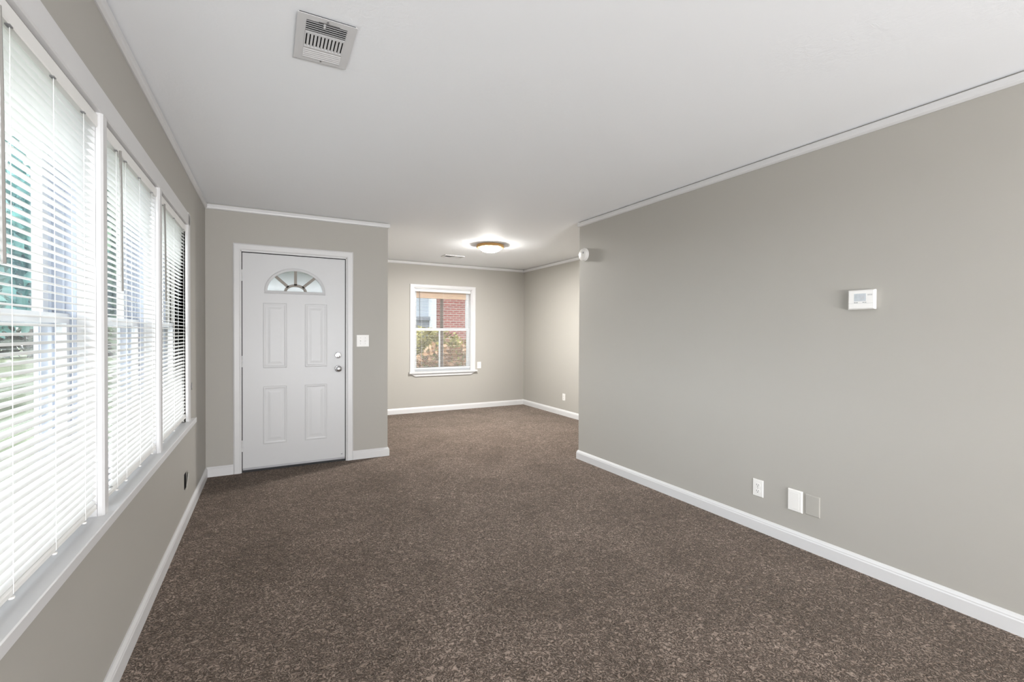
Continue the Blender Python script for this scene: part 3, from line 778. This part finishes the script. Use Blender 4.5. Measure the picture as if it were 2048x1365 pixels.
up_.box(fx0, fx0+0.05, -0.125, -0.098, 1.325, FZ1-0.012); up_.box(fx1-0.05, fx1, -0.125, -0.098, 1.325, FZ1-0.012); up_.box(fx0+0.05, fx1-0.05, -0.125, -0.098, 1.325, 1.358)
us = up_.build('upper_sash', VINYL, win)
MB(ff).box(fx0+0.05, fx1-0.05, -0.125, -0.098, 1.845, FZ1-0.012).build('top_rail', TAN, us)
MB(ff).box(fx0+0.05, fx1-0.05, -0.113, -0.109, 1.358, 1.845).build('pane', GLASS, us)
lo_ = MB(ff)
lo_.box(fx0, fx0+0.045, -0.096, -0.070, FZ0, 1.350); lo_.box(fx1-0.045, fx1, -0.096, -0.070, FZ0, 1.350)
lo_.box(fx0+0.045, fx1-0.045, -0.096, -0.070, FZ0, FZ0+0.06); lo_.box(fx0+0.045, fx1-0.045, -0.096, -0.070, 1.318, 1.350)
lo_.box(2.500, 2.522, -0.094, -0.072, FZ0+0.06, 1.318)
ls = lo_.build('lower_sash', VINYL, win)
MB(ff).box(fx0+0.045, fx1-0.045, -0.085, -0.081, FZ0+0.06, 1.318).build('pane', GLASS, ls)
MB(ff).box(2.545, 2.600, -0.160, -0.142, FZ0, FZ1).build('screen_bar', BROWN, win)
MB(ff).box(FX0-0.02, FX0+0.028, -0.20, -0.142, FZ0, 1.50).build('outer_jamb', FENCE, win)
bl = thing('mini_blind', ff((2.555, 0, FZ0)), 'white mini blind with open slats in the dining room window', 'window blind')
MB(ff).sweep([(-0.050, 1.945), (-0.012, 1.945), (-0.010, 1.950), (-0.010, 1.984), (-0.012, 1.988), (-0.050, 1.988)], [lambda p, q: (fx0+0.003, p, q), lambda p, q: (fx1-0.003, p, q)]).build('headrail', SLAT, bl)
sf = MB(ff)
slat_field(sf, fx0+0.006, fx1-0.006, 1.930, 0.735, 0.0222, -0.030, 0.025, math.radians(1), 0.0022, math.radians(0.8), lambda p: (p[1], p[0], p[2]), nsec=4)
sf.build('slat_panel', SLAT, bl)
MB(ff).box(fx0+0.005, fx1-0.005, -0.043, -0.017, 0.695, 0.712).build('bottom_rail', SLAT, bl)
for x in (2.19, 2.555, 2.92):
    MB(ff).tube([(x, -0.0165, 1.945), (x, -0.0165, 0.70)], 0.001, 5).build('ladder_cord', CORD, bl)
MB(ff).tube([(2.150, -0.008, 1.95), (2.152, -0.006, 1.43)], 0.0045, 6).build('tilt_wand', STEEL, bl)

# ------------------------------------------------------------------ outdoors
GZ = -0.35
tag(MB().box(-40, 40, -12, 60, GZ-0.2, GZ).build('lawn', LAWN), 'green front lawn outside the windows', 'lawn', kind='structure')
def leaf_cloud(centre, radii, n, size, seed, hollow=0.55):
    r = np.random.RandomState(seed)
    d = r.normal(size=(n, 3)); d /= np.linalg.norm(d, axis=1)[:, None]
    lump = 1+0.22*np.sin(d[:, 0]*5+seed)*np.cos(d[:, 1]*4+seed*2)+0.15*np.sin(d[:, 2]*7+seed)
    rad = (hollow+(1-hollow)*r.rand(n)**0.6)*lump
    c = d*rad[:, None]*np.array(radii)+np.array(centre)
    a = r.normal(size=(n, 3)); a /= np.linalg.norm(a, axis=1)[:, None]
    b = np.cross(a, r.normal(size=(n, 3))); b /= np.linalg.norm(b, axis=1)[:, None]
    s = size*(0.6+0.8*r.rand(n))[:, None]
    mb = MB()
    V = np.stack([c-a*s, c-b*s*0.45, c+a*s, c+b*s*0.45], 1).reshape(-1, 3)
    mb.v = [tuple(p) for p in V]
    mb.f = [(4*i, 4*i+1, 4*i+2, 4*i+3) for i in range(n)]
    return mb
def tree(x, y, hgt, rad, m, label, seed, size=0.17, n=2600, low=0.35, group='trees across the front lawn'):
    t = thing('tree', (x, y, GZ), label, 'tree', group)
    tr = MB(); tr.sweep([(0.16*math.cos(2*math.pi*k/9), 0.16*math.sin(2*math.pi*k/9)) for k in range(9)],
                        [(lambda p, q, z=z, s=s, dx=dx: (x+dx+p*s, y+q*s, z)) for z, s, dx in ((GZ, 1.25, 0), (GZ+0.5, 1.0, 0.02), (GZ+hgt*0.4, 0.75, 0.06), (GZ+hgt*0.75, 0.35, 0.0))])
    tr.build('trunk', BARK, t, smooth=True)
    zc = GZ+hgt*(low+1)/2
    leaf_cloud((x, y, zc), (rad, rad, hgt*(1-low)/2), n, size, seed).build('crown', m, t)
    return t
tree(-5.2, 13.5, 5.4, 1.5, LEAF_T, 'teal green tree outside the front windows, nearest of the row', 1, low=0.30)
tree(-9.6, 18.5, 7.2, 2.1, LEAF_T, 'tall teal green tree farther along the front lawn', 2, size=0.22, low=0.28)
tree(-3.6, 19.5, 7.0, 1.9, LEAF_G, 'bright green tree seen past the middle front window', 3, size=0.22, low=0.2)
tree(-11.6, 13.5, 6.4, 2.0, LEAF_G, 'bright green tree at the far left of the lawn', 4, size=0.2, low=0.3)
tree(-8.0, 29.0, 9.5, 2.8, LEAF_D, 'dark green tree standing behind the others on the lawn', 5, size=0.3, low=0.15)
def hedge(x0, x1, y, h, m, name, label, seed, depth=0.7, size=0.09, n=3500):
    r = np.random.RandomState(seed)
    mb = MB()
    c = np.stack([x0+(x1-x0)*r.rand(n), y+depth*(r.rand(n)-0.5), GZ+h*(r.rand(n)**0.7)*(0.92+0.12*np.sin(np.linspace(0, 1, n)))], 1)
    c[:, 2] = GZ+(c[:, 2]-GZ)*(0.9+0.14*np.sin(c[:, 0]*2.3)+0.06*np.sin(c[:, 0]*7.1))
    a = r.normal(size=(n, 3)); a /= np.linalg.norm(a, axis=1)[:, None]
    b = np.cross(a, r.normal(size=(n, 3))); b /= np.linalg.norm(b, axis=1)[:, None]
    s = size*(0.6+0.8*r.rand(n))[:, None]
    V = np.stack([c-a*s, c-b*s*0.5, c+a*s, c+b*s*0.5], 1).reshape(-1, 3)
    mb.v = [tuple(p) for p in V]; mb.f = [(4*i, 4*i+1, 4*i+2, 4*i+3) for i in range(n)]
    return tag(mb.build(name, m, loc=((x0+x1)/2, y, GZ)), label, 'hedge' if name == 'hedge' else 'shrub')
hedge(-24, -5.5, 38, 3.0, LEAF_D, 'hedge', 'dark clipped hedge across the front lawn', 31, 1.2, 0.3, 4200)
hedge(2.50, 3.45, 9.8, 1.72, LEAF_Y, 'shrub', 'yellow green shrub outside the left half of the dining window', 32, 0.7, 0.055, 2600)
hedge(3.65, 4.6, 9.8, 1.55, LEAF_Y, 'shrub', 'thinner yellow green shrub outside the right half of the dining window', 33, 0.7, 0.055, 1500)
hedge(2.4, 4.5, 9.0, 1.38, LEAF_B, 'dry_shrub', 'dry brown shrub below the yellow green leaves outside', 34, 0.4, 0.06, 1500)
# wooden fence behind the shrubs
fe = thing('fence', (4.0, 11.0, GZ), 'brown board fence behind the shrubs outside the dining window', 'fence')
m = MB()
for i in range(26): m.box(1.6+i*0.15, 1.6+i*0.15+0.14, 11.0, 11.02, GZ+0.05, GZ+1.45+0.01*(i % 3))
m.build('board_panel', FENCE, fe)
for x in (1.7, 3.6, 5.4): MB().box(x, x+0.09, 11.02, 11.11, GZ, GZ+1.5).build('post', FENCE, fe)
# brick house next door
ho = thing('house', (6.0, 15.0, GZ), 'red brick house with white corner trim next door', 'house')
MB().box(5.03, 11.0, 15.0, 19.0, GZ, 3.6).build('brick_wall', BRICK, ho)
m = MB()
for i in range(26): m.box(1.2, 4.905, 15.40-0.012*(i % 2)*0, 15.5, GZ+0.15*i, GZ+0.15*i+0.147)
m.build('siding_wall', SIDING, ho)
MB().box(4.905, 5.035, 14.93, 15.5, GZ, 3.6).build('corner_trim', EXTW, ho)
MB().box(1.2, 4.905, 15.2, 15.4, 1.69, 1.82).build('ledge', GREYB, ho)
MB().box(1.2, 4.905, 15.3, 15.4, 1.10, 1.69).build('lower_wall', GREYB, ho)
MB().box(0.9, 11.3, 14.5, 19.3, 3.6, 3.78).build('eave', EXTW, ho)
m = MB(); m.add([(0.9, 14.5, 3.78), (11.3, 14.5, 3.78), (11.3, 19.3, 3.78), (0.9, 19.3, 3.78), (0.9, 16.9, 5.4), (11.3, 16.9, 5.4)], [(0, 1, 5, 4), (1, 2, 5), (2, 3, 4, 5), (3, 0, 4), (0, 3, 2, 1)])
m.build('roof', GREYB, ho)
# porch outside the front door
tag(MB().box(-4.6, -0.75, -4.0, 6.5, GZ, GZ+0.02).build('bounce_slab', CONC), 'added pale concrete slab under the front windows to bounce light', 'bounce_slab', kind='structure')  # added slab, out of view, bounces neutral light up to the blinds
po_ = thing('porch', (0.2, 7.2, GZ), 'white front porch roof and posts outside the front door', 'porch')
m = MB()
for i in range(12): m.box(-0.60+i*0.135, -0.60+i*0.135+0.131, 5.0, 9.9, 2.40, 2.43)
m.build('ceiling_board', EXTW, po_)
MB().box(-0.60, 0.97, 9.78, 9.90, 1.84, 2.40).build('beam', EXTW, po_)
MB().box(-0.60, -0.50, 9.79, 9.89, GZ, 1.84).build('post', EXTW, po_)
MB().box(0.78, 0.88, 9.79, 9.89, GZ, 1.84).build('post', EXTW, po_)
MB().box(-0.60, 0.97, 5.0, 9.9, GZ, -0.05).build('deck', GREYB, po_)
